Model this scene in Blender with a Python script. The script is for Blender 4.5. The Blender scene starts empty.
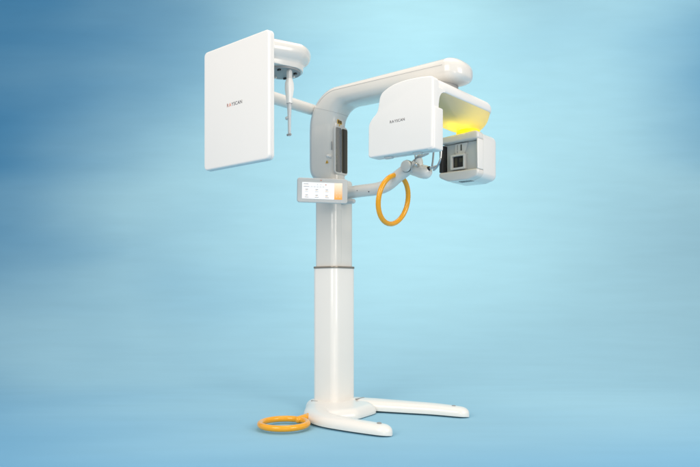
import bpy, bmesh, math
from mathutils import Vector, Matrix
scene = bpy.context.scene
COL = scene.collection
PI = math.pi

# ------------------------------------------------------------------ materials
def new_mat(name, col, rough=0.4, metal=0.0, coat=0.0, vary=0.03, bump=0.0, bscale=300, emit=None, estr=0.0, trans=0.0, ior=1.45, spec=0.5):
    m = bpy.data.materials.new(name); m.use_nodes = True
    nt = m.node_tree; b = nt.nodes['Principled BSDF']
    tc = nt.nodes.new('ShaderNodeTexCoord')
    nz = nt.nodes.new('ShaderNodeTexNoise'); nz.inputs['Scale'].default_value = 9; nz.inputs['Detail'].default_value = 5
    nt.links.new(tc.outputs['Object'], nz.inputs['Vector'])
    mx = nt.nodes.new('ShaderNodeMix'); mx.data_type = 'RGBA'
    mx.inputs[6].default_value = tuple(c*(1-vary) for c in col)+(1,)
    mx.inputs[7].default_value = tuple(min(1, c*(1+vary)) for c in col)+(1,)
    nt.links.new(nz.outputs['Fac'], mx.inputs[0]); nt.links.new(mx.outputs[2], b.inputs['Base Color'])
    mr = nt.nodes.new('ShaderNodeMapRange'); mr.inputs[3].default_value = max(0.02, rough*0.85); mr.inputs[4].default_value = min(1, rough*1.15)
    nt.links.new(nz.outputs['Fac'], mr.inputs[0]); nt.links.new(mr.outputs[0], b.inputs['Roughness'])
    b.inputs['Metallic'].default_value = metal
    b.inputs['Coat Weight'].default_value = coat; b.inputs['Coat Roughness'].default_value = 0.12
    b.inputs['Transmission Weight'].default_value = trans; b.inputs['IOR'].default_value = ior
    b.inputs['Specular IOR Level'].default_value = spec
    if emit: b.inputs['Emission Color'].default_value = emit+(1,); b.inputs['Emission Strength'].default_value = estr
    if bump:
        n2 = nt.nodes.new('ShaderNodeTexNoise'); n2.inputs['Scale'].default_value = bscale; n2.inputs['Detail'].default_value = 3
        nt.links.new(tc.outputs['Object'], n2.inputs['Vector'])
        bp = nt.nodes.new('ShaderNodeBump'); bp.inputs['Strength'].default_value = bump; bp.inputs['Distance'].default_value = 0.001
        nt.links.new(n2.outputs['Fac'], bp.inputs['Height']); nt.links.new(bp.outputs['Normal'], b.inputs['Normal'])
    return m
M = {}
M['white'] = new_mat('white_gloss_paint', (0.80, 0.785, 0.75), 0.30, coat=0.35, vary=0.012, bump=0.06, bscale=220)
M['panelwhite'] = new_mat('satin_white_plastic', (0.82, 0.805, 0.775), 0.45, coat=0.1, vary=0.01, bump=0.05, bscale=260)
M['cream'] = new_mat('warm_white_casting', (0.71, 0.69, 0.645), 0.24, coat=0.6, vary=0.015, bump=0.06, bscale=200)
M['grey'] = new_mat('light_grey_plastic', (0.64, 0.635, 0.61), 0.42, vary=0.02)
M['midgrey'] = new_mat('mid_grey_plastic', (0.30, 0.30, 0.295), 0.45, vary=0.03)
M['seam'] = new_mat('part_line_rubber', (0.46, 0.455, 0.44), 0.7)
M['collar'] = new_mat('brushed_bronze_grey_metal', (0.30, 0.27, 0.23), 0.35, metal=0.6)
M['dark'] = new_mat('black_plastic', (0.018, 0.018, 0.02), 0.35)
M['olive'] = new_mat('dark_tinted_slot', (0.06, 0.055, 0.035), 0.5)
M['mirror'] = new_mat('mirror_glass', (0.26, 0.26, 0.25), 0.28, metal=0.6)
M['chrome'] = new_mat('brushed_steel', (0.62, 0.62, 0.61), 0.22, metal=0.95)
M['orange'] = new_mat('glossy_yellow_orange_plastic', (0.86, 0.375, 0.008), 0.22, coat=0.4, vary=0.03)
M['yellow'] = new_mat('warning_yellow_print', (0.75, 0.42, 0.03), 0.5)
M['logo'] = new_mat('dark_grey_logo_print', (0.10, 0.10, 0.11), 0.5)
M['logodull'] = new_mat('dull_red_logo_print', (0.40, 0.16, 0.13), 0.5)
M['logored'] = new_mat('orange_red_logo_print', (0.75, 0.20, 0.09), 0.5)
M['clear'] = new_mat('frosted_clear_acrylic', (0.74, 0.75, 0.75), 0.2, trans=0.35, coat=0.2)
M['haze'] = new_mat('smoked_grey_cover', (0.66, 0.67, 0.655), 0.25, coat=0.3, vary=0.05)
M['screen'] = new_mat('lit_screen_white', (0.8, 0.8, 0.8), 0.3, emit=(1, 0.99, 0.97), estr=0.38)
M['icon'] = new_mat('screen_grey_icons', (0.35, 0.35, 0.36), 0.3, emit=(0.5, 0.5, 0.52), estr=0.25)
M['iconlight'] = new_mat('screen_pale_orange_icons', (0.8, 0.6, 0.45), 0.3, emit=(1, 0.75, 0.5), estr=0.35)
M['keypad'] = new_mat('screen_orange_keys', (0.8, 0.5, 0.3), 0.3, emit=(1.0, 0.5, 0.15), estr=0.3)
def grade_keypad():
    m = M['keypad']; nt = m.node_tree; b = nt.nodes['Principled BSDF']
    tc = nt.nodes.new('ShaderNodeTexCoord'); sp = nt.nodes.new('ShaderNodeSeparateXYZ'); nt.links.new(tc.outputs['Generated'], sp.inputs[0])
    cr = nt.nodes.new('ShaderNodeValToRGB'); cr.color_ramp.elements[0].color = (0.95, 0.36, 0.04, 1); cr.color_ramp.elements[1].color = (1, 0.86, 0.68, 1)
    nt.links.new(sp.outputs['Z'], cr.inputs[0])
    nt.links.new(cr.outputs[0], b.inputs['Emission Color']); 
    for l in list(b.inputs['Base Color'].links): nt.links.remove(l)
    nt.links.new(cr.outputs[0], b.inputs['Base Color'])
grade_keypad()
m = M['diffuser'] = bpy.data.materials.new('translucent_white_diffuser'); m.use_nodes = True
nt = m.node_tree; pb = nt.nodes['Principled BSDF']; pb.inputs['Base Color'].default_value = (0.58, 0.57, 0.54, 1); pb.inputs['Roughness'].default_value = 0.4
tl = nt.nodes.new('ShaderNodeBsdfTranslucent'); tl.inputs[0].default_value = (0.90, 0.84, 0.45, 1); ms = nt.nodes.new('ShaderNodeMixShader'); ms.inputs[0].default_value = 0.52
nt.links.new(pb.outputs[0], ms.inputs[1]); nt.links.new(tl.outputs[0], ms.inputs[2]); nt.links.new(ms.outputs[0], nt.nodes['Material Output'].inputs[0])
M['glow'] = new_mat('lit_yellow_ring', (0.9, 0.65, 0.02), 0.4, emit=(1.0, 0.68, 0.01), estr=0.62)

# ------------------------------------------------------------------ mesh builder
def P(b, s, z): return Vector((b, -s, z))      # machine space: b forward, s towards the ceph side, z up
def lerp(a, b, t): return a+(b-a)*t
class MB:
    def __init__(self): self.v = []; self.f = []; self.m = []; self.mats = []
    def mi(self, mat):
        if mat not in self.mats: self.mats.append(mat)
        return self.mats.index(mat)
    def loft(self, rings, mat, cap=(True, True), closed=False):
        k = self.mi(mat); n = len(rings[0]); base = len(self.v)
        for r in rings: self.v += [tuple(p) for p in r]
        R = len(rings)
        for i in range(R if closed else R-1):
            a = base+i*n; c = base+((i+1) % R)*n
            for j in range(n):
                j2 = (j+1) % n
                self.f.append((a+j, a+j2, c+j2, c+j)); self.m.append(k)
        if not closed:
            for end, row in ((cap[0], 0), (cap[1], R-1)):
                if end:
                    st = base+row*n
                    self.f.append(tuple(st+j for j in range(n))); self.m.append(k)
        return self
    def poly(self, pts, mat):
        k = self.mi(mat); b0 = len(self.v); self.v += [tuple(p) for p in pts]
        self.f.append(tuple(range(b0, b0+len(pts)))); self.m.append(k)
    def build(self, name, parent=None, angle=38, label=None):
        me = bpy.data.meshes.new(name); me.from_pydata(self.v, [], self.f)
        for mt in self.mats: me.materials.append(M[mt])
        for p, k in zip(me.polygons, self.m): p.material_index = k
        bm = bmesh.new(); bm.from_mesh(me)
        bmesh.ops.recalc_face_normals(bm, faces=bm.faces)
        for f in bm.faces: f.smooth = True
        a = math.radians(angle)
        for e in bm.edges:
            if len(e.link_faces) == 2 and e.calc_face_angle(0) > a: e.smooth = False
        bm.to_mesh(me); bm.free()
        o = bpy.data.objects.new(name, me); COL.objects.link(o)
        if parent: o.parent = parent
        if label: o['label'] = label
        return o

def fillet(pts, rad, n=6):
    out = []; N = len(pts)
    for i, p in enumerate(pts):
        r = rad[i] if isinstance(rad, (list, tuple)) else rad
        p = Vector(p); a = Vector(pts[i-1]); c = Vector(pts[(i+1) % N])
        d1 = (a-p); d2 = (c-p); l1, l2 = d1.length, d2.length; d1.normalize(); d2.normalize()
        ang = d1.angle(d2)
        if r <= 0 or ang > PI-0.02: out.append(p); continue
        t = min(r/math.tan(ang/2), l1*0.49, l2*0.49); rr_ = t*math.tan(ang/2)
        cen = p+(d1+d2).normalized()*(rr_/math.sin(ang/2))
        v1 = p+d1*t-cen; v2 = p+d2*t-cen; tot = v1.angle(v2)
        for k in range(n+1):
            u = k/n
            if tot < 1e-4: q = v1
            else: q = (v1*math.sin((1-u)*tot)+v2*math.sin(u*tot))/math.sin(tot)
            out.append(cen+q)
    return out
def rrect(w, h, r, n=6, cx=0, cy=0):
    r = min(r, w/2-1e-4, h/2-1e-4)
    return fillet([(cx-w/2, cy-h/2), (cx+w/2, cy-h/2), (cx+w/2, cy+h/2), (cx-w/2, cy+h/2)], r, n)
def inset(pts, d):
    N = len(pts); area = sum(pts[i-1].x*pts[i].y-pts[i].x*pts[i-1].y for i in range(N)); sg = 1 if area > 0 else -1
    out = []
    for i in range(N):
        a, p, c = pts[i-1], pts[i], pts[(i+1) % N]
        t = ((p-a).normalized()+(c-p).normalized())
        if t.length < 1e-6: t = c-p
        t.normalize(); nrm = Vector((-t.y, t.x))*sg
        out.append(p+nrm*d)
    return out
def slab(mb, O, U, V, N, outline, d0, d1, r0, r1, mat, k=5, cap=(True, True)):
    """outline extruded along N from d0 to d1 with rounded edges r0 / r1"""
    rings = []
    st = []
    for i in range(k+1):
        a = PI/2*i/k
        if r0 > 0: st.append((d0+r0*(1-math.sin(a)) if False else d0+r0*(1-math.cos(PI/2-a)) if False else d0+r0*(1-math.cos(a)), r0*(1-math.sin(a))))
        else: st.append((d0, 0)); break
    for i in range(k+1):
        a = PI/2*(1-i/k)
        if r1 > 0: st.append((d1-r1*(1-math.cos(a)), r1*(1-math.sin(a))))
        else: st.append((d1, 0)); break
    for d, ins in st:
        q = inset(outline, ins) if ins > 1e-6 else outline
        rings.append([O+U*p.x+V*p.y+N*d for p in q])
    mb.loft(rings, mat, cap)
def box(mb, c, size, mat, r=0.003, U=None, V=None, N=None):
    U = U or Vector((1, 0, 0)); V = V or Vector((0, 1, 0)); N = N or Vector((0, 0, 1))
    slab(mb, c, U, V, N, rrect(size[0], size[1], max(r, 0.0015), 4), -size[2]/2, size[2]/2, r, r, mat, 3)
def catmull(pts, n=8):
    out = []
    for i in range(len(pts)-1):
        p0 = pts[max(i-1, 0)]; p1 = pts[i]; p2 = pts[i+1]; p3 = pts[min(i+2, len(pts)-1)]
        for k in range(n):
            t = k/n
            out.append(0.5*((2*p1)+(p2-p0)*t+(2*p0-5*p1+4*p2-p3)*t*t+(3*p1-p0-3*p2+p3)*t**3))
    out.append(pts[-1]); return out
def tube(mb, path, radii, mat, n=24, round_ends=(True, True), squash=1.0, up=Vector((0, 0, 1))):
    path = [Vector(p) for p in path]
    if not isinstance(radii, (list, tuple)): radii = [radii]*len(path)
    P2, R2 = list(path), list(radii)
    def endcap(pt, d, r):
        return [(pt+d*r*math.sin(a), r*math.cos(a)) for a in (PI/10, PI/5, 3*PI/10, 2*PI/5, PI*0.47)]
    if round_ends[1]:
        for p, r in endcap(path[-1], (path[-1]-path[-2]).normalized(), radii[-1]): P2.append(p); R2.append(r)
    if round_ends[0]:
        pre = endcap(path[0], (path[0]-path[1]).normalized(), radii[0])
        P2 = [p for p, r in reversed(pre)]+P2; R2 = [r for p, r in reversed(pre)]+R2
    rings = []
    for i, p in enumerate(P2):
        t = (P2[min(i+1, len(P2)-1)]-P2[max(i-1, 0)]).normalized()
        u = up if abs(t.dot(up)) < 0.97 else Vector((0, 1, 0))
        x = t.cross(u).normalized(); y = x.cross(t).normalized()
        rings.append([p+x*(R2[i]*math.cos(2*PI*k/n))+y*(R2[i]*squash*math.sin(2*PI*k/n)) for k in range(n)])
    mb.loft(rings, mat)
def torus(mb, c, A, B, R, r, mat, n=72, m=16, a0=0, a1=2*PI):
    A = A.normalized(); B = B.normalized(); N = A.cross(B); full = abs(a1-a0-2*PI) < 1e-3
    rings = []
    cnt = n if full else n+1
    for i in range(cnt):
        a = a0+(a1-a0)*i/n; d = A*math.cos(a)+B*math.sin(a)
        rings.append([c+d*(R+r*math.cos(2*PI*k/m))+N*(r*math.sin(2*PI*k/m)) for k in range(m)])
    mb.loft(rings, mat, closed=full)
def lathe(mb, c, prof, mat, n=48, axis='z'):
    rings = []
    for r, h in prof:
        if axis == 'z': rings.append([c+Vector((r*math.cos(2*PI*k/n), r*math.sin(2*PI*k/n), h)) for k in range(n)])
        elif axis == 'y': rings.append([c+Vector((r*math.cos(2*PI*k/n), h, r*math.sin(2*PI*k/n))) for k in range(n)])
        else: rings.append([c+Vector((h, r*math.cos(2*PI*k/n), r*math.sin(2*PI*k/n))) for k in range(n)])
    mb.loft(rings, mat)
def text_mesh(name, runs, size, O, U, V, N, parent, depth=0.0008, space=1.0):
    """printed lettering laid on a surface: runs = [(string, material), ...]"""
    mb = MB(); x = 0.0
    for s, mat in runs:
        for ch in s:
            cu = bpy.data.curves.new('lettering', 'FONT'); cu.body = ch; cu.size = size; cu.resolution_u = 3
            cu.extrude = depth/2
            ob = bpy.data.objects.new('lettering', cu); COL.objects.link(ob)
            bpy.context.view_layer.update()
            me = bpy.data.meshes.new_from_object(ob.evaluated_get(bpy.context.evaluated_depsgraph_get()))
            base = len(mb.v); k = mb.mi(mat)
            xs = [v.co.x for v in me.vertices]
            for v in me.vertices: mb.v.append(tuple(O+U*(x+v.co.x-min(xs))+V*v.co.y+N*(v.co.z+depth/2)))
            for p in me.polygons: mb.f.append(tuple(base+i for i in p.vertices)); mb.m.append(k)
            x += (max(xs)-min(xs))+size*0.10*space
            bpy.data.objects.remove(ob); bpy.data.curves.remove(cu); bpy.data.meshes.remove(me)
    for i, v in enumerate(mb.v): mb.v[i] = tuple(Vector(v)-U*(x/2))
    o = mb.build(name, parent)
    return o

UB = Vector((1, 0, 0)); US = Vector((0, -1, 0)); UZ = Vector((0, 0, 1))

# ------------------------------------------------------------------ the machine
root = bpy.data.objects.new('dental_xray_machine', None); COL.objects.link(root)
root.location = (-0.0975, 3.93, 0); root.rotation_euler = (0, 0, math.atan2(-0.645, 0.764))
root['label'] = 'white floor-standing dental x-ray machine with square side panel, overhead arm and yellow rings'
root['category'] = 'x-ray machine'

# ---- base
def hull_slab(outline, top, mb, mat, z0=0.004, r=0.03):
    slab(mb, Vector((0, 0, 0)), UB, US, UZ, outline, z0, top, 0.004, r, mat, 7)
mb = MB()
bo = fillet([(-0.15, -0.13), (0.0, -0.20), (0.20, -0.12), (0.30, -0.045), (0.325, 0.16), (0.25, 0.31), (0.04, 0.265), (-0.145, 0.105)], 0.09, 8)
hull_slab(bo, 0.062, mb, 'white', r=0.05)
base = mb.build('base', root)
def leg(path, rad, hgt):
    """low tapering casting, D-shaped in section, flat on the floor"""
    mb = MB(); pts = catmull([Vector(p) for p in path], 8); n = len(pts); rings = []
    rr = [lerp(rad[min(int(i/(n-1)*(len(rad)-1)), len(rad)-2)], rad[min(int(i/(n-1)*(len(rad)-1))+1, len(rad)-1)], (i/(n-1)*(len(rad)-1)) % 1 if i < n-1 else 1) for i in range(n)]
    hh = [lerp(hgt[min(int(i/(n-1)*(len(hgt)-1)), len(hgt)-2)], hgt[min(int(i/(n-1)*(len(hgt)-1))+1, len(hgt)-1)], (i/(n-1)*(len(hgt)-1)) % 1 if i < n-1 else 1) for i in range(n)]
    tip = (pts[-1]-pts[-2]).normalized()
    ex = [(pts[-1]+tip*rr[-1]*1.25*math.sin(a), rr[-1]*math.cos(a), hh[-1]*(0.25+0.75*math.cos(a)**0.8)) for a in [PI/2*q/9 for q in (1, 2, 3, 4, 5, 6, 7, 8, 8.7)]]
    for p, r_, h_ in ex: pts.append(p); rr.append(r_); hh.append(h_)
    for i, p in enumerate(pts):
        t = (pts[min(i+1, len(pts)-1)]-pts[max(i-1, 0)]).normalized(); s = Vector((-t.y, t.x))
        ring = []
        for k in range(28):
            a = 2*PI*k/28; ca, sa = math.cos(a), math.sin(a)
            u = math.copysign(abs(ca)**0.75, ca)*rr[i]; w = (math.copysign(abs(sa)**0.75, sa))
            z = 0.004+hh[i]*(0.18+0.82*w) if w > 0 else 0.004+hh[i]*0.18*(1-abs(w))
            q = p+s*u*(1 if w > -0.5 else 0.92); ring.append(P(q.x, q.y, z))
        rings.append(ring)
    mb.loft(rings, 'white'); return mb
L1 = [(0.06, 0.20), (0.15, 0.315), (0.29, 0.390), (0.46, 0.395), (0.645, 0.372)]
L2 = [(0.06, -0.09), (0.22, -0.12), (0.38, -0.175), (0.56, -0.245), (0.705, -0.282)]
l1 = leg(L1, [0.085, 0.072, 0.062, 0.055, 0.050], [0.062, 0.066, 0.064, 0.060, 0.054]).build('leg', base)
l2 = leg(L2, [0.09, 0.075, 0.065, 0.058, 0.052], [0.062, 0.068, 0.066, 0.062, 0.056]).build('leg', base)
for (b, s) in ((0.635, 0.372), (0.68, -0.275)):
    mb = MB(); lathe(mb, P(b, s, 0.056), [(0.0005, 0.0), (0.012, 0.0), (0.012, 0.0065), (0.010, 0.0078), (0.0005, 0.008)], 'midgrey', 24)
    mb.build('level_plug', base)
for (b, s, w_, l_) in ((0.135, -0.085, 0.014, 0.075), (-0.045, 0.128, 0.05, 0.012)):
    mb = MB(); box(mb, P(b, s, 0.068 if s < 0 else 0.0600), (w_, l_, 0.006), 'midgrey', 0.002); mb.build('anchor_slot', base)

# ---- yellow ring on the floor
mb = MB(); fc = P(0.165, 0.585, 0.028)
torus(mb, fc, UB, US, 0.124, 0.0165, 'orange', 80, 18)
fr = mb.build('floor_ring', root)
mb = MB(); tube(mb, [P(0.160, 0.470, 0.029), P(0.155, 0.36, 0.032)], [0.020, 0.023], 'orange', 20); mb.build('ring_bracket', fr)
for dx in (-0.010, 0.012):
    mb = MB(); lathe(mb, P(0.157+dx, 0.415, 0.044), [(0.0005, 0), (0.004, 0), (0.004, 0.006), (0.0005, 0.0065)], 'chrome', 14); mb.build('screw', fr)

# ---- column
def col_outline(hb, hs, r): return fillet([(-hb, -hs), (hb, -hs), (hb, hs), (-hb, hs)], r, 8)
mb = MB(); slab(mb, Vector((0, 0, 0)), UB, US, UZ, col_outline(0.095, 0.103, 0.042), 0.060, 0.862, 0, 0.002, 'white', 2)
lc = mb.build('lower_column', root)
mb = MB(); slab(mb, Vector((0, 0, 0)), UB, US, UZ, col_outline(0.098, 0.106, 0.044), 0.860, 0.873, 0.003, 0.003, 'collar', 3)
mb.build('collar_ring', lc)
mb = MB(); slab(mb, Vector((0, 0, 0)), UB, US, UZ, col_outline(0.084, 0.094, 0.034), 0.862, 1.40, 0, 0.02, 'cream', 4)
box(mb, P(0.0842, 0.03, 1.1), (0.0012, 0.0018, 0.42), 'grey', 0.0005)
uc = mb.build('upper_column', root)

# ---- carriage and overhead beam: one sweep, split at the seam
def arc(cx, cz, r, a0, a1, n): return [(cx+r*math.cos(a0+(a1-a0)*i/n), cz+r*math.sin(a0+(a1-a0)*i/n)) for i in range(n+1)]
D = math.radians
outer, inner, hw = [], [], []
def st(o, i, w): outer.append(o); inner.append(i); hw.append(w)
for t in range(9):      # rounded lower end
    a = PI/2*t/8
    st((-0.045-0.127*math.sin(a), 1.49-0.105*math.cos(a)), (0.060, 1.33+0.15*t/8), 0.050+0.026*math.sin(a))
for z in (1.52, 1.58, 1.65, 1.71): st((-0.172, z), (0.060, z), 0.078)
NA = 20
oa = arc(0.063, 1.722, 0.235, PI, PI/2, NA); ia = arc(0.160, 1.732, 0.100, PI, PI/2, NA)
for k in range(NA+1):
    u = k/NA; st(oa[k], ia[k], lerp(0.076, 0.096, u))
SPLIT = 13+8
for k in range(1, 13):
    u = k/12; st((lerp(0.063, 0.84, u), lerp(1.957, 1.948, u)), (lerp(0.160, 0.84, u), lerp(1.832, 1.815, u)), lerp(0.096, 0.108, u))
def sec(o, i, w, n=44, e=0.70):
    o3 = P(o[0], 0, o[1]); i3 = P(i[0], 0, i[1]); c = (o3+i3)/2; d = (o3-i3)/2; ring = []
    for k in range(n):
        a = 2*PI*k/n; ca, sa = math.cos(a), math.sin(a)
        ring.append(c+US*(math.copysign(abs(ca)**e, ca)*w)+d*(math.copysign(abs(sa)**e, sa)))
    return ring
rings = [sec(o, i, w, e=0.70+0.04*min(1, max(0, k-17)/12)) for k, (o, i, w) in enumerate(zip(outer, inner, hw))]
# rounded free end of the beam
cb, cz0, hz, w0 = 0.84, 1.8815, 0.0665, 0.108
for q in range(1, 17):
    a = PI/2*min(q/16, 0.985); dz = -0.018*math.sin(a)**2
    rings.append(sec((cb+0.098*math.sin(a), cz0+hz*(math.cos(a)**0.72)+dz), (cb+0.098*math.sin(a), cz0-hz*(math.cos(a)**0.72)+dz), w0*math.cos(a)**0.85+0.002, e=0.72))
r0 = [Vector(p) for p in rings[0]]; c0 = sum(r0, Vector())/len(r0)
mb = MB()
mb.loft([[c0+(p-c0)*0.8-UZ*0.006 for p in r0]]+rings[:SPLIT+1], 'cream')
car = mb.build('carriage', root)
mb = MB()
mb.loft(rings[SPLIT:], 'cream')
beam = mb.build('overhead_beam', root)
mb = MB()   # seam bead between carriage and beam
ra = rings[SPLIT]; cc = sum((Vector(p) for p in ra), Vector())/len(ra)
dn = (sum((Vector(p) for p in rings[SPLIT+1]), Vector())/len(ra)-cc).normalized()
mb.loft([[cc+(p-cc)*1.004-dn*0.0012 for p in ra], [cc+(p-cc)*1.004+dn*0.0012 for p in ra]], 'seam')
mb.build('seam', beam)
mb = MB()   # moulding line along the near side of the beam
ml = []; q_ = list(zip(outer, inner, hw))[SPLIT+2:]
for k, (o, i, w) in enumerate(q_):
    o3 = P(o[0], 0, o[1]); i3 = P(i[0], 0, i[1]); c = (o3+i3)/2; d = (o3-i3)/2
    a = D(lerp(24, 7, k/(len(q_)-1))); e = .72
    ml.append(c+US*(math.cos(a)**e*w+0.0003)+d*(math.sin(a)**e))
tube(mb, ml, 0.0011, 'seam', 8); mb.build('moulding_line', beam)

# mirror recess on the front (+b) face of the carriage
fx = 0.060
mb = MB()
slab(mb, P(fx, 0, 1.575), US, UZ, UB, rrect(0.118, 0.292, 0.022, 6, cx=0.006), -0.006, 0.006, 0, 0.004, 'grey', 3)
mf = mb.build('mirror_frame', car)
mb = MB(); slab(mb, P(fx, 0, 1.575), US, UZ, UB, rrect(0.050, 0.268, 0.010, 5, cx=0.034), 0.0, 0.0085, 0, 0.001, 'mirror', 2); mb.build('mirror', mf)
mb = MB(); slab(mb, P(fx, 0, 1.575), US, UZ, UB, rrect(0.050, 0.268, 0.010, 5, cx=-0.020), 0.0, 0.0085, 0, 0.001, 'olive', 2)
slab(mb, P(fx, 0, 1.575), US, UZ, UB, rrect(0.006, 0.262, 0.002, 3, cx=-0.012), 0.008, 0.0115, 0, 0.001, 'dark', 2); mb.build('light_slot', mf)
# small slider and knob at the near corner, warning marks
mb = MB(); box(mb, P(0.040, 0.0665, 1.600), (0.006, 0.004, 0.05), 'midgrey', 0.001); mb.build('slide_slot', car)
mb = MB(); tube(mb, [P(0.030, 0.070, 1.535), P(0.030, 0.092, 1.535)], [0.010, 0.008], 'white', 20); mb.build('slide_knob', car)
def tri(mb, O, U, V, N, s, mat):
    slab(mb, O, U, V, N, fillet([(-s, -s*0.8), (s, -s*0.8), (0, s*0.95)], s*0.12, 3), 0, 0.0012, 0, 0.0003, mat, 1)
mb = MB(); tri(mb, P(0.008, 0.0745, 1.505), UB, UZ, US, 0.012, 'yellow')
slab(mb, P(0.008, 0.0757, 1.503), UB, UZ, US, rrect(0.0025, 0.010, 0.001, 2), 0, 0.0006, 0, 0, 'dark', 1); mb.build('warning_label', car)
mb = MB(); slab(mb, P(fx, 0.018, 1.747), US, UZ, UB, rrect(0.040, 0.026, 0.002, 3), 0, 0.0022, 0, 0.0004, 'yellow', 1)
for cx in (-0.009, 0.009): slab(mb, P(fx, 0.018, 1.747), US, UZ, UB, rrect(0.012, 0.018, 0.0015, 2, cx=cx), 0.002, 0.003, 0, 0, 'dark', 1)
mb.build('warning_label', car)
mb = MB(); tri(mb, P(fx, 0.018, 1.725), US, UZ, UB, 0.008, 'yellow'); mb.build('warning_label', car)

# ---- ceph arm, panel, head positioner
mb = MB(); tube(mb, [P(-0.145, -0.02, 1.853), P(-0.145, 0.25, 1.853), P(-0.145, 0.50, 1.853), P(-0.145, 0.80, 1.853)], [0.036, 0.037, 0.039, 0.042], 'cream', 32, (True, False), squash=0.95)
mb.build('side_arm', root)
def panel_outline(ins=0): return rrect(0.512-2*ins, 0.632-2*ins, 0.026-ins*0.5, 8, cx=0.064, cy=1.682)
mb = MB(); slab(mb, P(0, 0.775, 0), UB, UZ, US, panel_outline(0.0), 0.020, 0.036, 0.008, 0.003, 'panelwhite', 5)
slab(mb, P(0, 0.775, 0), UB, UZ, US, panel_outline(0.001), 0.0375, 0.058, 0.0, 0.010, 'panelwhite', 6)
panel = mb.build('detector_panel', root)
mb = MB(); slab(mb, P(0, 0.775, 0), UB, UZ, US, panel_outline(0.004), 0.0345, 0.0395, 0.0, 0.0, 'seam', 1); mb.build('edge_gap', panel)
text_mesh('logo', [('R', 'logodull'), ('A', 'logored'), ('YSCAN', 'logo')], 0.025, P(0.064, 0.8331, 1.672), UB, UZ, US, panel)

# hanging housing behind the panel
mb = MB()
def stadium(r, s0, s1, n=20, b=0.235):
    pts = [Vector((b+r*math.cos(a), s0+r*math.sin(a))) for a in [PI+PI*i/n for i in range(n+1)]]
    return pts+[Vector((b+r*math.cos(a)*0.60, s1+r*math.sin(a)*0.02)) for a in [PI*i/n for i in range(n+1)]]
rs = []
s0 = 0.665
for r, z in ((0.100, 1.963), (0.122, 1.961), (0.136, 1.954), (0.144, 1.942), (0.147, 1.928), (0.144, 1.910), (0.134, 1.894), (0.121, 1.884), (0.113, 1.876), (0.109, 1.866), (0.107, 1.850), (0.105, 1.846)):
    rs.append([P(p.x, p.y, z) for p in stadium(r, s0, 0.800)])
mb.loft(rs, 'cream')
hub = mb.build('positioner_housing', root)
mb = MB(); slab(mb, P(0.235, 0.665, 0), UB, US, UZ, [Vector((0.095*math.cos(2*PI*k/40), 0.095*math.sin(2*PI*k/40))) for k in range(40)], 1.838, 1.8465, 0.002, 0, 'midgrey', 3); mb.build('hub_plate', hub)
for q in range(8):
    a = 2*PI*q/8+0.2; mb = MB(); box(mb, P(0.235+0.068*math.cos(a), 0.665+0.068*math.sin(a), 1.835), (0.018, 0.011, 0.010), 'dark' if q % 2 else 'cream', 0.001); mb.build('hub_fitting', hub)
# ear rod
def rod(b, s, kn):
    mb = MB(); c = P(b, s, 0)
    box(mb, c+UZ*1.815, (0.020, 0.022, 0.075), 'grey', 0.002)
    prof = [(0.026, 0.026, 1.795), (0.034, 0.036, 1.772), (0.037, 0.036, 1.745), (0.029, 0.026, 1.70), (0.025, 0.022, 1.672)]
    mb.loft([[c+UZ*z+UB*p.x+US*p.y for p in rrect(w, h, 0.006, 3)] for w, h, z in prof], 'white')
    o = mb.build('ear_rod_arm', hub)
    return o
er = rod(0.298, 0.675, 0)
mb = MB(); c = P(0.298, 0.675, 0)
mb.loft([[c+UZ*z+UB*p.x+US*p.y for p in rrect(w, h, 0.005, 3)] for w, h, z in [(0.021, 0.017, 1.670), (0.020, 0.015, 1.628), (0.017, 0.013, 1.60), (0.016, 0.011, 1.52), (0.013, 0.010, 1.508)]], 'clear')
box(mb, c+UZ*1.672, (0.024, 0.020, 0.004), 'midgrey', 0.001)
lathe(mb, c+UZ*1.600+US*0, [(0.0005, -0.022), (0.008, -0.022), (0.010, -0.008), (0.007, 0.0), (0.0005, 0.001)], 'clear', 20, axis='x')
lathe(mb, c+UZ*1.515, [(0.0005, -0.014), (0.006, -0.014), (0.006, 0.01), (0.0005, 0.010)], 'midgrey', 16, axis='x')
mb.build('ear_rod', hub)

# ---- rotating unit: sensor housing + crown + light ring + tube head
SF = 0.312
so = [(0.514, 1.424), (0.915, 1.421), (0.918, 1.60), (0.918, 1.772), (0.86, 1.782), (0.75, 1.788), (0.66, 1.778), (0.592, 1.745), (0.582, 1.69), (0.574, 1.655), (0.540, 1.628), (0.516, 1.600)]
sr = [0.018, 0.015, 0, 0.022, 0.5, 0.6, 0.3, 0.09, 0.2, 0.08, 0.06, 0.05]
so = fillet(so, sr, 16)
mb = MB(); slab(mb, P(0, 0.258, 0), UB, UZ, US, so, 0.0, SF-0.258, 0.006, 0.009, 'panelwhite', 5)
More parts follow.
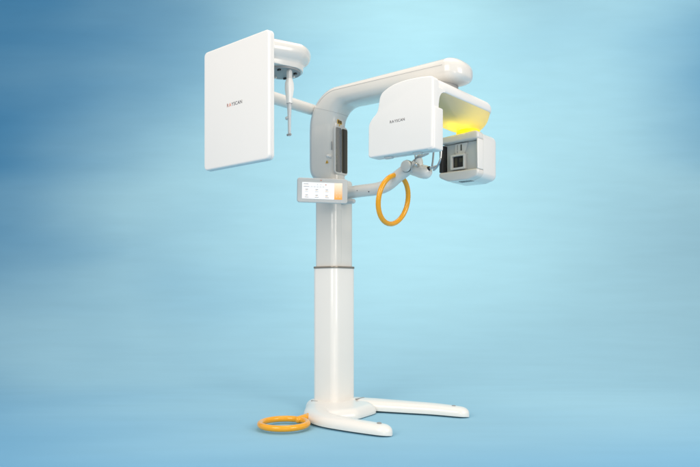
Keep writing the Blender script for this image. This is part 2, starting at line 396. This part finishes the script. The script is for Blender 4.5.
# inner corner where the housing arches over into the crown
arcp = [(0.2585, 1.728), (0.2585, 1.640)]+[(0.2585-0.006-0.055*(1-math.cos(a)), 1.645+0.066*math.sin(a)+0.004) for a in [PI/2*k/14 for k in range(15)]]+[(0.190, 1.728)]
def arch_ring(b): return [P(b, s_, z_) for s_, z_ in arcp]
mb.loft([arch_ring(0.64), arch_ring(0.908), [P(0.9135, s_*0.985+0.0038, lerp(z_, 1.74, 0.06)) for s_, z_ in arcp]], 'panelwhite')
sens = mb.build('sensor_housing', root)
mb = MB()
slab(mb, P(0, 0.228, 0), UB, UZ, US, fillet([(0.518, 1.4245), (0.918, 1.418), (0.918, 1.628), (0.518, 1.598)], [0.014, 0.010, 0.010, 0.02], 5), 0.0, 0.0295, 0.008, 0.0, 'panelwhite', 5)
mb.build('rear_cover', sens)
mb = MB(); slab(mb, P(0, 0.228, 0), UB, UZ, US, fillet([(0.882, 1.4185), (0.9235, 1.418), (0.9235, 1.628), (0.905, 1.630), (0.882, 1.628)], [0.006, 0.01, 0.01, 0.006, 0.002], 4), 0.002, 0.080, 0.004, 0.006, 'panelwhite', 4)
mb.build('edge_cover', sens)
text_mesh('logo', [('RAYSCAN', 'logo')], 0.0195, P(0.705, SF+0.0002, 1.583), UB, UZ, US, sens)
for b in (0.62, 0.80):
    mb = MB(); slab(mb, P(b, 0.27, 1.4205), UB, US, UZ, rrect(0.05, 0.03, 0.01, 4), -0.006, 0.003, 0.001, 0, 'grey', 2); mb.build('underside_pad', sens)

# crown: cap with rounded rim whose belly narrows down to the ring above the tube head
mb = MB()
rc = Vector((0.775, -0.275))        # ring centre (b, s)
def rect_pts(b0, b1, s_0, s_1, r, n=10):
    return fillet([(b0, s_0), (b1, s_0), (b1, s_1), (b0, s_1)], r, n)
NB = 11*4
def crown_ring(z, t, ins, sE=0.285):
    pts = rect_pts(0.60+ins, 0.915-ins, -0.36+ins*1.2, sE, 0.10-ins*0.6)
    out = []
    for p in pts:
        d = p-rc; ang = math.atan2(d.y, d.x); q = rc+Vector((math.cos(ang), math.sin(ang)))*0.062
        out.append(p.lerp(q, t))
    return [P(p.x, p.y, z) for p in out]
cr = []
for z, t, ins in ((1.784, 0, 0.08), (1.783, 0, 0.045), (1.779, 0, 0.025), (1.771, 0, 0.012), (1.760, 0, 0.004), (1.748, 0, 0.0005), (1.736, 0, 0.0), (1.727, 0, 0.0005), (1.721, 0, 0.003), (1.7185, 0, 0.007)):
    cr.append(crown_ring(z, t, ins))
mb.loft(cr, 'panelwhite')
crown = mb.build('rotating_crown', root)
# translucent belly under the crown, lit from inside by its yellow lamp
mb = MB(); cr = [crown_ring(z, t, 0.006) for z, t in ((1.7185, 0.004), (1.712, 0.018), (1.703, 0.06), (1.690, 0.125), (1.677, 0.21), (1.665, 0.33), (1.654, 0.48), (1.645, 0.65), (1.638, 0.84), (1.634, 0.97))]
mb.loft(cr, 'diffuser', (False, False))
mb.build('light_diffuser', crown)
mb = MB(); lathe(mb, P(rc.x, rc.y, 0), [(0.030, 1.636), (0.058, 1.637), (0.065, 1.633), (0.067, 1.627), (0.067, 1.616), (0.062, 1.608), (0.0005, 1.608)], 'glow', 48)
mb.build('light_ring', crown)
for (b_, s_, en) in ((0.755, -0.245, 0.24), (0.770, -0.17, 0.22), (0.775, -0.09, 0.16)):
    ly = bpy.data.lights.new('diffuser_lamp', 'POINT'); ly.energy = en; ly.color = (1.0, 0.80, 0.0); ly.shadow_soft_size = 0.03
    lo = bpy.data.objects.new('diffuser_lamp', ly); COL.objects.link(lo); lo.parent = root; lo.location = P(b_, s_, 1.698)
mb = MB(); tube(mb, [P(0.775, 0.0, 1.775), P(0.775, 0.0, 1.84)], [0.085, 0.085], 'midgrey', 40, (False, False)); mb.build('bearing', crown)

# tube head
TS = -0.175
mb = MB()
b0, b1, z0, z1 = 0.640, 0.893, 1.340, 1.609
bb = [Vector(p) for p in fillet([(b0, z0+0.030), (0.70, z0+0.002), (0.83, z0), (b1, z0+0.018), (b1, z1), (b0, z1-0.012)], [0.03, 0.05, 0.05, 0.035, 0.040, 0.045], 6)]
# main shell behind the window
slab(mb, P(0, -0.415, 0), UB, UZ, US, bb, 0.0, 0.180, 0.045, 0.0, 'white', 9)
# front frame: shell with an opening
fo = bb
v0, v1 = 1.398, 1.560
def frame_part(poly, rad): 
    slab(mb, P(0, -0.415, 0), UB, UZ, US, fillet(poly, rad, 5), 0.1805, 0.240, 0.0, 0.010, 'cream', 4)
frame_part([(b0+0.001, z0+0.030), (0.70, z0+0.003), (0.83, z0+0.001), (b1-0.001, z0+0.019), (b1-0.001, v0), (b0+0.001, v0)], [0.03, 0.05, 0.05, 0.035, 0.012, 0.012])
frame_part([(b0+0.001, v1), (b1-0.001, v1), (b1-0.001, z1-0.001), (b0+0.001, z1-0.013)], [0.012, 0.012, 0.040, 0.045])
th = mb.build('tube_head', root)
mb = MB(); slab(mb, P(0, -0.415, 0), UB, UZ, US, rrect(0.010, v1-v0+0.002, 0.002, 3, cx=b1-0.0062, cy=(v0+v1)/2), 0.1805, 0.239, 0, 0.004, 'white', 3); mb.build('side_wall', th)
mb = MB()
Of = P(0, -0.2345, 0)
slab(mb, Of, UB, UZ, US, rrect(0.060, v1-v0-0.003, 0.003, 3, cx=0.697, cy=(v0+v1)/2), 0.0005, 0.012, 0, 0.003, 'haze', 3)
slab(mb, Of, UB, UZ, US, rrect(0.090, v1-v0-0.003, 0.003, 3, cx=0.833, cy=(v0+v1)/2), 0.0005, 0.020, 0, 0.003, 'haze', 3)
mb.build('inner_cover', th)
mb = MB(); slab(mb, Of, UB, UZ, US, rrect(0.024, v1-v0-0.01, 0.002, 3, cx=0.653, cy=(v0+v1)/2-0.003), 0.0005, 0.052, 0, 0.002, 'dark', 3); mb.build('side_vent', th)
mb = MB()
slab(mb, Of, UB, UZ, US, fillet([(0.728, 1.512), (0.730, 1.555), (0.812, 1.556), (0.800, 1.515), (0.785, 1.490), (0.735, 1.490)], 0.004, 3), 0.0005, 0.030, 0, 0.004, 'grey', 3)
box(mb, P(0.747, -0.204, 1.532), (0.004, 0.003, 0.030), 'midgrey', 0.0005)
box(mb, P(0.747, -0.204, 1.508), (0.004, 0.003, 0.012), 'midgrey', 0.0005)
mb.build('collimator_mount', th)
mb = MB(); slab(mb, P(0.772, -0.204, 1.530), UB, UZ, US, rrect(0.006, 0.034, 0.002, 3), 0, 0.003, 0, 0, 'dark', 1); mb.build('indicator_slot', th)
mb = MB()
cx, cz = 0.756, 1.450
fo = rrect(0.094, 0.086, 0.004, 3, cx=cx, cy=cz); fi = rrect(0.072, 0.064, 0.003, 3, cx=cx, cy=cz)
def pr(pts, d): return [Of+UB*p.x+UZ*p.y+US*d for p in pts]
mb.loft([pr(fo, 0.0005), pr(fo, 0.044), pr(inset(fo, 0.002), 0.046), pr(fi, 0.046), pr(fi, 0.022)], 'grey', (False, False))
wf = mb.build('window_frame', th)
mb = MB(); slab(mb, Of, UB, UZ, US, rrect(0.072, 0.064, 0.002, 2, cx=cx, cy=cz), 0.020, 0.028, 0, 0, 'dark', 1)
slab(mb, Of, UB, UZ, US, rrect(0.018, 0.050, 0.002, 2, cx=cx-0.018, cy=cz), 0.027, 0.032, 0, 0.001, 'olive', 1)
slab(mb, Of, UB, UZ, US, rrect(0.022, 0.022, 0.002, 2, cx=cx+0.014, cy=cz+0.01), 0.027, 0.032, 0, 0.001, 'olive', 1)
mb.build('aperture_window', th)
for q in range(7):
    mb = MB(); box(mb, P(0.755+q*0.012, -0.23, z0+0.0005), (0.005, 0.04, 0.003), 'midgrey', 0.0008); mb.build('vent_slot', th)

# ---- touch screen: turned towards the operator
scr = MB()
sc_c = P(0.118, 0.232, 1.302)
inv = Matrix.Rotation(-root.rotation_euler.z, 3, 'Z')
Uw = Vector((0.985, 0.17, -0.012)).normalized(); Nw = Vector((0.16, -0.97, -0.02))
Us = (inv @ Uw).normalized(); Nn = (inv @ Nw); Nn = (Nn-Us*Nn.dot(Us)).normalized(); Vs = Nn.cross(Us).normalized()
if Vs.z < 0: Vs = -Vs
slab(scr, sc_c, Us, Vs, Nn, rrect(0.292, 0.140, 0.014, 6), -0.026, 0.0, 0.010, 0.005, 'grey', 5)
ts = scr.build('touch_screen', root)
d = MB()
O2 = sc_c+Nn*0.0004
slab(d, O2, Us, Vs, Nn, rrect(0.186, 0.094, 0.001, 2, cx=-0.026, cy=-0.002), 0, 0.0006, 0, 0, 'screen', 1)
def mark(x, y, w, h, mat='icon'): slab(d, O2, Us, Vs, Nn, rrect(w, h, min(w, h)*0.3, 2, cx=x, cy=y), 0.0005, 0.0010, 0, 0, mat, 1)
mark(-0.096, 0.035, 0.028, 0.003); mark(-0.090, 0.028, 0.040, 0.0015, 'iconlight')
for x in (-0.03, -0.012): mark(x, 0.033, 0.004, 0.004)
mark(0.018, 0.033, 0.007, 0.005, 'logored'); mark(0.044, 0.033, 0.004, 0.003, 'iconlight')
mark(-0.094, 0.020, 0.034, 0.003); 
for q in range(5): mark(-0.064+q*0.017, 0.020, 0.010, 0.002)
for ix in range(3):
    for iy in range(2):
        x = -0.092+ix*0.058; y = 0.004-iy*0.032
        mark(x, y, 0.016, 0.004); mark(x-0.002, y-0.005, 0.010, 0.003, 'iconlight')
        mark(x, y-0.012, 0.020, 0.0018)
for y in (-0.040,):
    for x in (-0.092, -0.034, 0.026): mark(x, y, 0.024, 0.003)
for (x, y, w, h) in ((0.006, -0.020, 0.0015, 0.03), (0.046, -0.020, 0.0015, 0.03), (0.026, -0.005, 0.04, 0.0015), (0.026, -0.035, 0.04, 0.0015)): mark(x, y, w, h, 'iconlight')
d.build('display', ts)
d = MB(); slab(d, O2, Us, Vs, Nn, rrect(0.046, 0.094, 0.001, 2, cx=0.0905, cy=-0.002), 0, 0.0006, 0, 0, 'keypad', 1)
d.build('keypad_strip', ts)
d = MB()
for r_ in range(4):
    for c_ in range(2): mark(0.081+c_*0.019, 0.026-r_*0.020, 0.005, 0.003, 'iconlight')
d.build('key_icons', ts)
d = MB(); slab(d, sc_c, Us, Vs, Nn, rrect(0.010, 0.004, 0.0018, 3, cx=-0.01, cy=0.058), -0.001, 0.001, 0, 0, 'logored', 1); d.build('status_light', ts)
mb = MB(); c1 = sc_c-Nn*0.05
tube(mb, [c1, c1.lerp(P(0.06, 0.09, 1.32), 0.5), P(0.03, 0.05, 1.32)], [0.026, 0.024, 0.024], 'cream', 20); mb.build('screen_mount', ts)

# ---- patient support arm
mb = MB()
ap = catmull([P(0.03, 0.0, 1.310), P(0.18, 0.0, 1.317), P(0.33, 0.0, 1.318), P(0.41, 0.0, 1.333), P(0.48, 0.0, 1.372), P(0.565, 0.0, 1.416)], 6)
tube(mb, ap, [lerp(0.040, 0.036, i/(len(ap)-1)) for i in range(len(ap))], 'cream', 28, (False, True), squash=0.95)
sa = mb.build('support_arm', root)
mb = MB(); tube(mb, [P(0.05, 0.02, 1.258), P(0.17, 0.02, 1.258)], 0.014, 'grey', 16); mb.build('arm_rail', sa)
mb = MB()
lathe(mb, P(0.565, 0, 1.416), [(0.0005, -0.052), (0.020, -0.052), (0.030, -0.048), (0.033, -0.038), (0.033, 0.038), (0.0005, 0.040)], 'cream', 32, axis='y')
mb.build('joint_cap', sa)
mb = MB(); lathe(mb, P(0.565, 0, 1.416), [(0.0335, -0.036), (0.0345, -0.036), (0.0345, -0.030), (0.0335, -0.030)], 'dark', 32, axis='y'); mb.build('joint_ring', sa)
for (b, s, z) in ((0.215, 0.0385, 1.315), (0.30, 0.038, 1.30), (0.47, 0.036, 1.36)):
    mb = MB(); tube(mb, [P(b, s-0.004, z), P(b, s+0.0005, z)], 0.003, 'dark', 10, (False, False)); mb.build('screw', sa)
# chin rest block: rounded body beyond the joint
mb = MB()
hd = catmull([P(0.575, -0.01, 1.404), P(0.61, -0.01, 1.394), P(0.640, -0.01, 1.384), P(0.658, -0.01, 1.379)], 5)
tube(mb, hd, [lerp(0.034, 0.040, min(1, i/8)) for i in range(len(hd))], 'cream', 28, squash=0.95)
cb_ = mb.build('chin_rest_block', root)
mb = MB(); tube(mb, [P(0.628, 0, 1.40), P(0.624, 0, 1.445), P(0.626, 0, 1.470)], [0.024, 0.022, 0.012], 'white', 20); mb.build('chin_post', cb_)
mb = MB()
tube(mb, catmull([P(0.600, 0.01, 1.448), P(0.588, 0.01, 1.436), P(0.594, 0.01, 1.420)], 4), 0.006, 'chrome', 10)
for dx in (-0.016, 0.024): tube(mb, [P(0.625+dx, 0.01, 1.462), P(0.625+dx*1.3, 0.01, 1.500)], 0.0055, 'clear', 12)
tube(mb, catmull([P(0.628, 0.01, 1.464), P(0.66, 0.01, 1.466), P(0.690, 0.01, 1.474)], 4), 0.007, 'clear', 12)
mb.build('bite_fork', cb_)
mb = MB(); tube(mb, [P(0.592, 0.0, 1.412), P(0.604, 0.0, 1.409)], 0.0365, 'grey', 28, (False, False)); mb.build('joint_collar', cb_)
mb = MB(); tube(mb, [P(0.636, 0.030, 1.412), P(0.636, 0.048, 1.416)], [0.011, 0.010], 'chrome', 18); mb.build('lock_knob', cb_)
mb = MB(); tube(mb, [P(0.605, 0.012, 1.428), P(0.612, 0.014, 1.452), P(0.632, 0.016, 1.462)], 0.0065, 'midgrey', 12); mb.build('release_lever', cb_)
mb = MB()
tube(mb, [P(0.680, 0.0, 1.392), P(0.740, 0.0, 1.398)], 0.008, 'chrome', 12)
tube(mb, catmull([P(0.725, 0.005, 1.380), P(0.745, 0.005, 1.395), P(0.765, 0.005, 1.43), P(0.770, 0.005, 1.47), P(0.772, 0.005, 1.50)], 6), 0.006, 'chrome', 12)
tube(mb, catmull([P(0.73, 0.03, 1.40), P(0.735, 0.03, 1.43), P(0.74, 0.03, 1.48), P(0.74, 0.03, 1.50)], 6), 0.005, 'midgrey', 12)
lathe(mb, P(0.690, 0.0, 1.392), [(0.0005, -0.006), (0.013, -0.006), (0.013, 0.006), (0.0005, 0.006)], 'dark', 18, axis='x')
mb.build('temple_support', cb_)
# yellow grip ring around the arm
mb = MB()
up = (UZ+UB*0.21).normalized()
torus(mb, P(0.452, 0.0, 1.244), US, up, 0.138, 0.0145, 'orange', 90, 20)
mb.build('grip_ring', root)

# ------------------------------------------------------------------ backdrop: seamless painted cloth sweeping from floor to wall
def backdrop():
    mb = MB(); prof = [(-4.0, 0), (0, 0), (4.8, 0)]
    prof += [(4.8+3.2*math.sin(a), 3.2-3.2*math.cos(a)) for a in [PI/2*i/40 for i in range(1, 41)]]
    prof += [(8.0, 4.5), (8.0, 6.5)]
    bm = bmesh.new(); rows = []
    for y, z in prof: rows.append([bm.verts.new((x, y, z)) for x in (-9, 9)])
    for a, b in zip(rows, rows[1:]): bm.faces.new((a[0], a[1], b[1], b[0]))
    me = bpy.data.meshes.new('backdrop'); 
    for f in bm.faces: f.smooth = True
    bm.to_mesh(me); bm.free()
    o = bpy.data.objects.new('backdrop', me); COL.objects.link(o); o['kind'] = 'structure'
    m = bpy.data.materials.new('painted_blue_cloth'); m.use_nodes = True; nt = m.node_tree; b = nt.nodes['Principled BSDF']
    b.inputs['Roughness'].default_value = 0.95; b.inputs['Specular IOR Level'].default_value = 0.05
    L = nt.links.new
    tc = nt.nodes.new('ShaderNodeTexCoord')
    mp = nt.nodes.new('ShaderNodeMapping'); mp.inputs['Scale'].default_value = (0.20, 0.30, 0.50); mp.inputs['Location'].default_value = BG['loc']; L(tc.outputs['Object'], mp.inputs[0])
    n1 = nt.nodes.new('ShaderNodeTexNoise'); n1.inputs['Scale'].default_value = 1.0; n1.inputs['Detail'].default_value = 3; n1.inputs['Roughness'].default_value = 0.45; L(mp.outputs[0], n1.inputs[0])
    # centre glow and edge falloff painted into the colour: pale middle, deeper blue margins
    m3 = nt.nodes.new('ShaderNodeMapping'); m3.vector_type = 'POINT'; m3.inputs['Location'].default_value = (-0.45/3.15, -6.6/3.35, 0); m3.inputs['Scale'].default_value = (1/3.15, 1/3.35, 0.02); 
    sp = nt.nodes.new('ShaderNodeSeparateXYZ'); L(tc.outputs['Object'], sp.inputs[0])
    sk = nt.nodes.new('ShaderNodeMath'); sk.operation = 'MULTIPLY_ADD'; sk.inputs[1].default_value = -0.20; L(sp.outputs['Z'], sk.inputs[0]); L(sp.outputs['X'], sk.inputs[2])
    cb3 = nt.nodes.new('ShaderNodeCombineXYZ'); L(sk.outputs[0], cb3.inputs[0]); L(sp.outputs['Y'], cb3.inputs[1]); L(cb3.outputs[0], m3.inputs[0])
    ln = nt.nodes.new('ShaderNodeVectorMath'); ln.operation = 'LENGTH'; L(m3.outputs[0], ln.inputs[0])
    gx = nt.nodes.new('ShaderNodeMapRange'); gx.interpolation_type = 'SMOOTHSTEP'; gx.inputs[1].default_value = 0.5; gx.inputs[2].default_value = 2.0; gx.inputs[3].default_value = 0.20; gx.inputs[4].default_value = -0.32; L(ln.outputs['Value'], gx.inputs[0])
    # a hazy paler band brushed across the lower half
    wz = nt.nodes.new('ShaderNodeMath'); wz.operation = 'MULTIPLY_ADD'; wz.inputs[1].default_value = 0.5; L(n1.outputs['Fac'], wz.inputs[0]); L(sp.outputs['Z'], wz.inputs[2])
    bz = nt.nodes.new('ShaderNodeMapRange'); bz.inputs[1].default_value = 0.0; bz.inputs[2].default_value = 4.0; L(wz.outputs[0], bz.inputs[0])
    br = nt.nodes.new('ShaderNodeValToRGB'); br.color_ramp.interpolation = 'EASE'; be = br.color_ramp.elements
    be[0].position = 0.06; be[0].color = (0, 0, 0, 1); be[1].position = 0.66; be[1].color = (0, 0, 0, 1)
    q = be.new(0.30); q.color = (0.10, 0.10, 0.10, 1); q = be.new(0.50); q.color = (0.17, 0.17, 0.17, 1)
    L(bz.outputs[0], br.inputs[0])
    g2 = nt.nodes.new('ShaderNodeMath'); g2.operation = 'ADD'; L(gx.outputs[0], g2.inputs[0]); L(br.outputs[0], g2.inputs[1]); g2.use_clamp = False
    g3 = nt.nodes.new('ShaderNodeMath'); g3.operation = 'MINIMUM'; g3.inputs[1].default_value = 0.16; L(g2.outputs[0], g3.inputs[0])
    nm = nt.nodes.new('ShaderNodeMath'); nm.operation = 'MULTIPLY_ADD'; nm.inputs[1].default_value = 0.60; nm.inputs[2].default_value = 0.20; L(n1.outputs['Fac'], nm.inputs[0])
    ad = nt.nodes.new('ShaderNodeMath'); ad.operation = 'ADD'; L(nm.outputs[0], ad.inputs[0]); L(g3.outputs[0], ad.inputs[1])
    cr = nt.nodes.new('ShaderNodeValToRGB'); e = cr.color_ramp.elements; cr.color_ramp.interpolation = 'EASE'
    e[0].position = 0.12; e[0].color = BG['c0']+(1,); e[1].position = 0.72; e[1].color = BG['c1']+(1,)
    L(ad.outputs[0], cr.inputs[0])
    # fine weave / brush streaks
    mp2 = nt.nodes.new('ShaderNodeMapping'); mp2.inputs['Scale'].default_value = (1.2, 5, 7); L(tc.outputs['Object'], mp2.inputs[0])
    n2 = nt.nodes.new('ShaderNodeTexNoise'); n2.inputs['Scale'].default_value = 1.4; n2.inputs['Detail'].default_value = 4; L(mp2.outputs[0], n2.inputs[0])
    mr = nt.nodes.new('ShaderNodeMapRange'); mr.inputs[3].default_value = 0.95; mr.inputs[4].default_value = 1.05; L(n2.outputs['Fac'], mr.inputs[0])
    mu = nt.nodes.new('ShaderNodeMix'); mu.data_type = 'RGBA'; mu.blend_type = 'MULTIPLY'; mu.inputs[0].default_value = 1
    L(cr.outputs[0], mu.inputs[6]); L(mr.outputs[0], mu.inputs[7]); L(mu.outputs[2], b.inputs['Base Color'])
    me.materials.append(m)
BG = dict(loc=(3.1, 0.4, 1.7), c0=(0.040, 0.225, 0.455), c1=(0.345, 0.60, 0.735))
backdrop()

# ------------------------------------------------------------------ light
w = bpy.data.worlds.new('World'); scene.world = w; w.use_nodes = True
bg = w.node_tree.nodes['Background']; bg.inputs[0].default_value = (1.0, 0.955, 0.90, 1); bg.inputs[1].default_value = 0.74
def area(name, loc, target, size, power, col=(1, 1, 1), sy=None, spread=None):
    l = bpy.data.lights.new(name, 'AREA'); l.shape = 'RECTANGLE'; l.size = size; l.size_y = sy or size; l.energy = power; l.color = col
    if spread: l.spread = math.radians(spread)
    o = bpy.data.objects.new(name, l); COL.objects.link(o); o.location = loc
    o.rotation_euler = (Vector(target)-Vector(loc)).to_track_quat('-Z', 'Y').to_euler(); return o
area('softbox_key', (-2.6, -0.2, 3.0), (0, 3.8, 1.2), 2.2, 104, (1, 0.93, 0.85))
area('softbox_fill', (3.0, 0.6, 2.2), (0, 3.8, 1.2), 1.8, 70, (1, 0.93, 0.86))
area('added_low_fill', (0.9, -1.4, 0.45), (0.1, 3.8, 1.6), 1.4, 26, (1, 0.90, 0.80))  # unseen warm fill behind the camera, added to lift the bluish undersides
area('softbox_top', (0.3, 3.6, 4.6), (0.1, 3.8, 0), 2.6, 55, (1, 0.94, 0.88))
def spot(name, loc, target, power, angle, blend, col, size=0.6):
    l = bpy.data.lights.new(name, 'SPOT'); l.energy = power; l.spot_size = math.radians(angle); l.spot_blend = blend; l.color = col; l.shadow_soft_size = size
    o = bpy.data.objects.new(name, l); COL.objects.link(o); o.location = loc
    o.rotation_euler = (Vector(target)-Vector(loc)).to_track_quat('-Z', 'Y').to_euler(); return o
spot('backdrop_wash', (3.6, 5.0, 4.6), (4.2, 8.0, 4.0), 170, 90, 1.0, (1.0, 0.95, 0.80))
spot('backdrop_wash', (1.1, 4.7, 4.9), (0.6, 8.0, 2.6), 350, 100, 1.0, (1.0, 0.93, 0.72))

# ------------------------------------------------------------------ camera
cam = bpy.data.cameras.new('camera'); co = bpy.data.objects.new('camera', cam); COL.objects.link(co)
co.location = (0, 0, 0.748); co.rotation_euler = (math.radians(90), 0, 0)
cam.lens = 640/700*36; cam.sensor_width = 36; cam.shift_y = 53.5/700; cam.clip_end = 100; cam.clip_start = 0.05
scene.camera = co
scene.view_settings.view_transform = 'Standard'; scene.view_settings.look = 'None'; scene.view_settings.exposure = 0; scene.view_settings.gamma = 1
scene.render.engine = 'CYCLES'
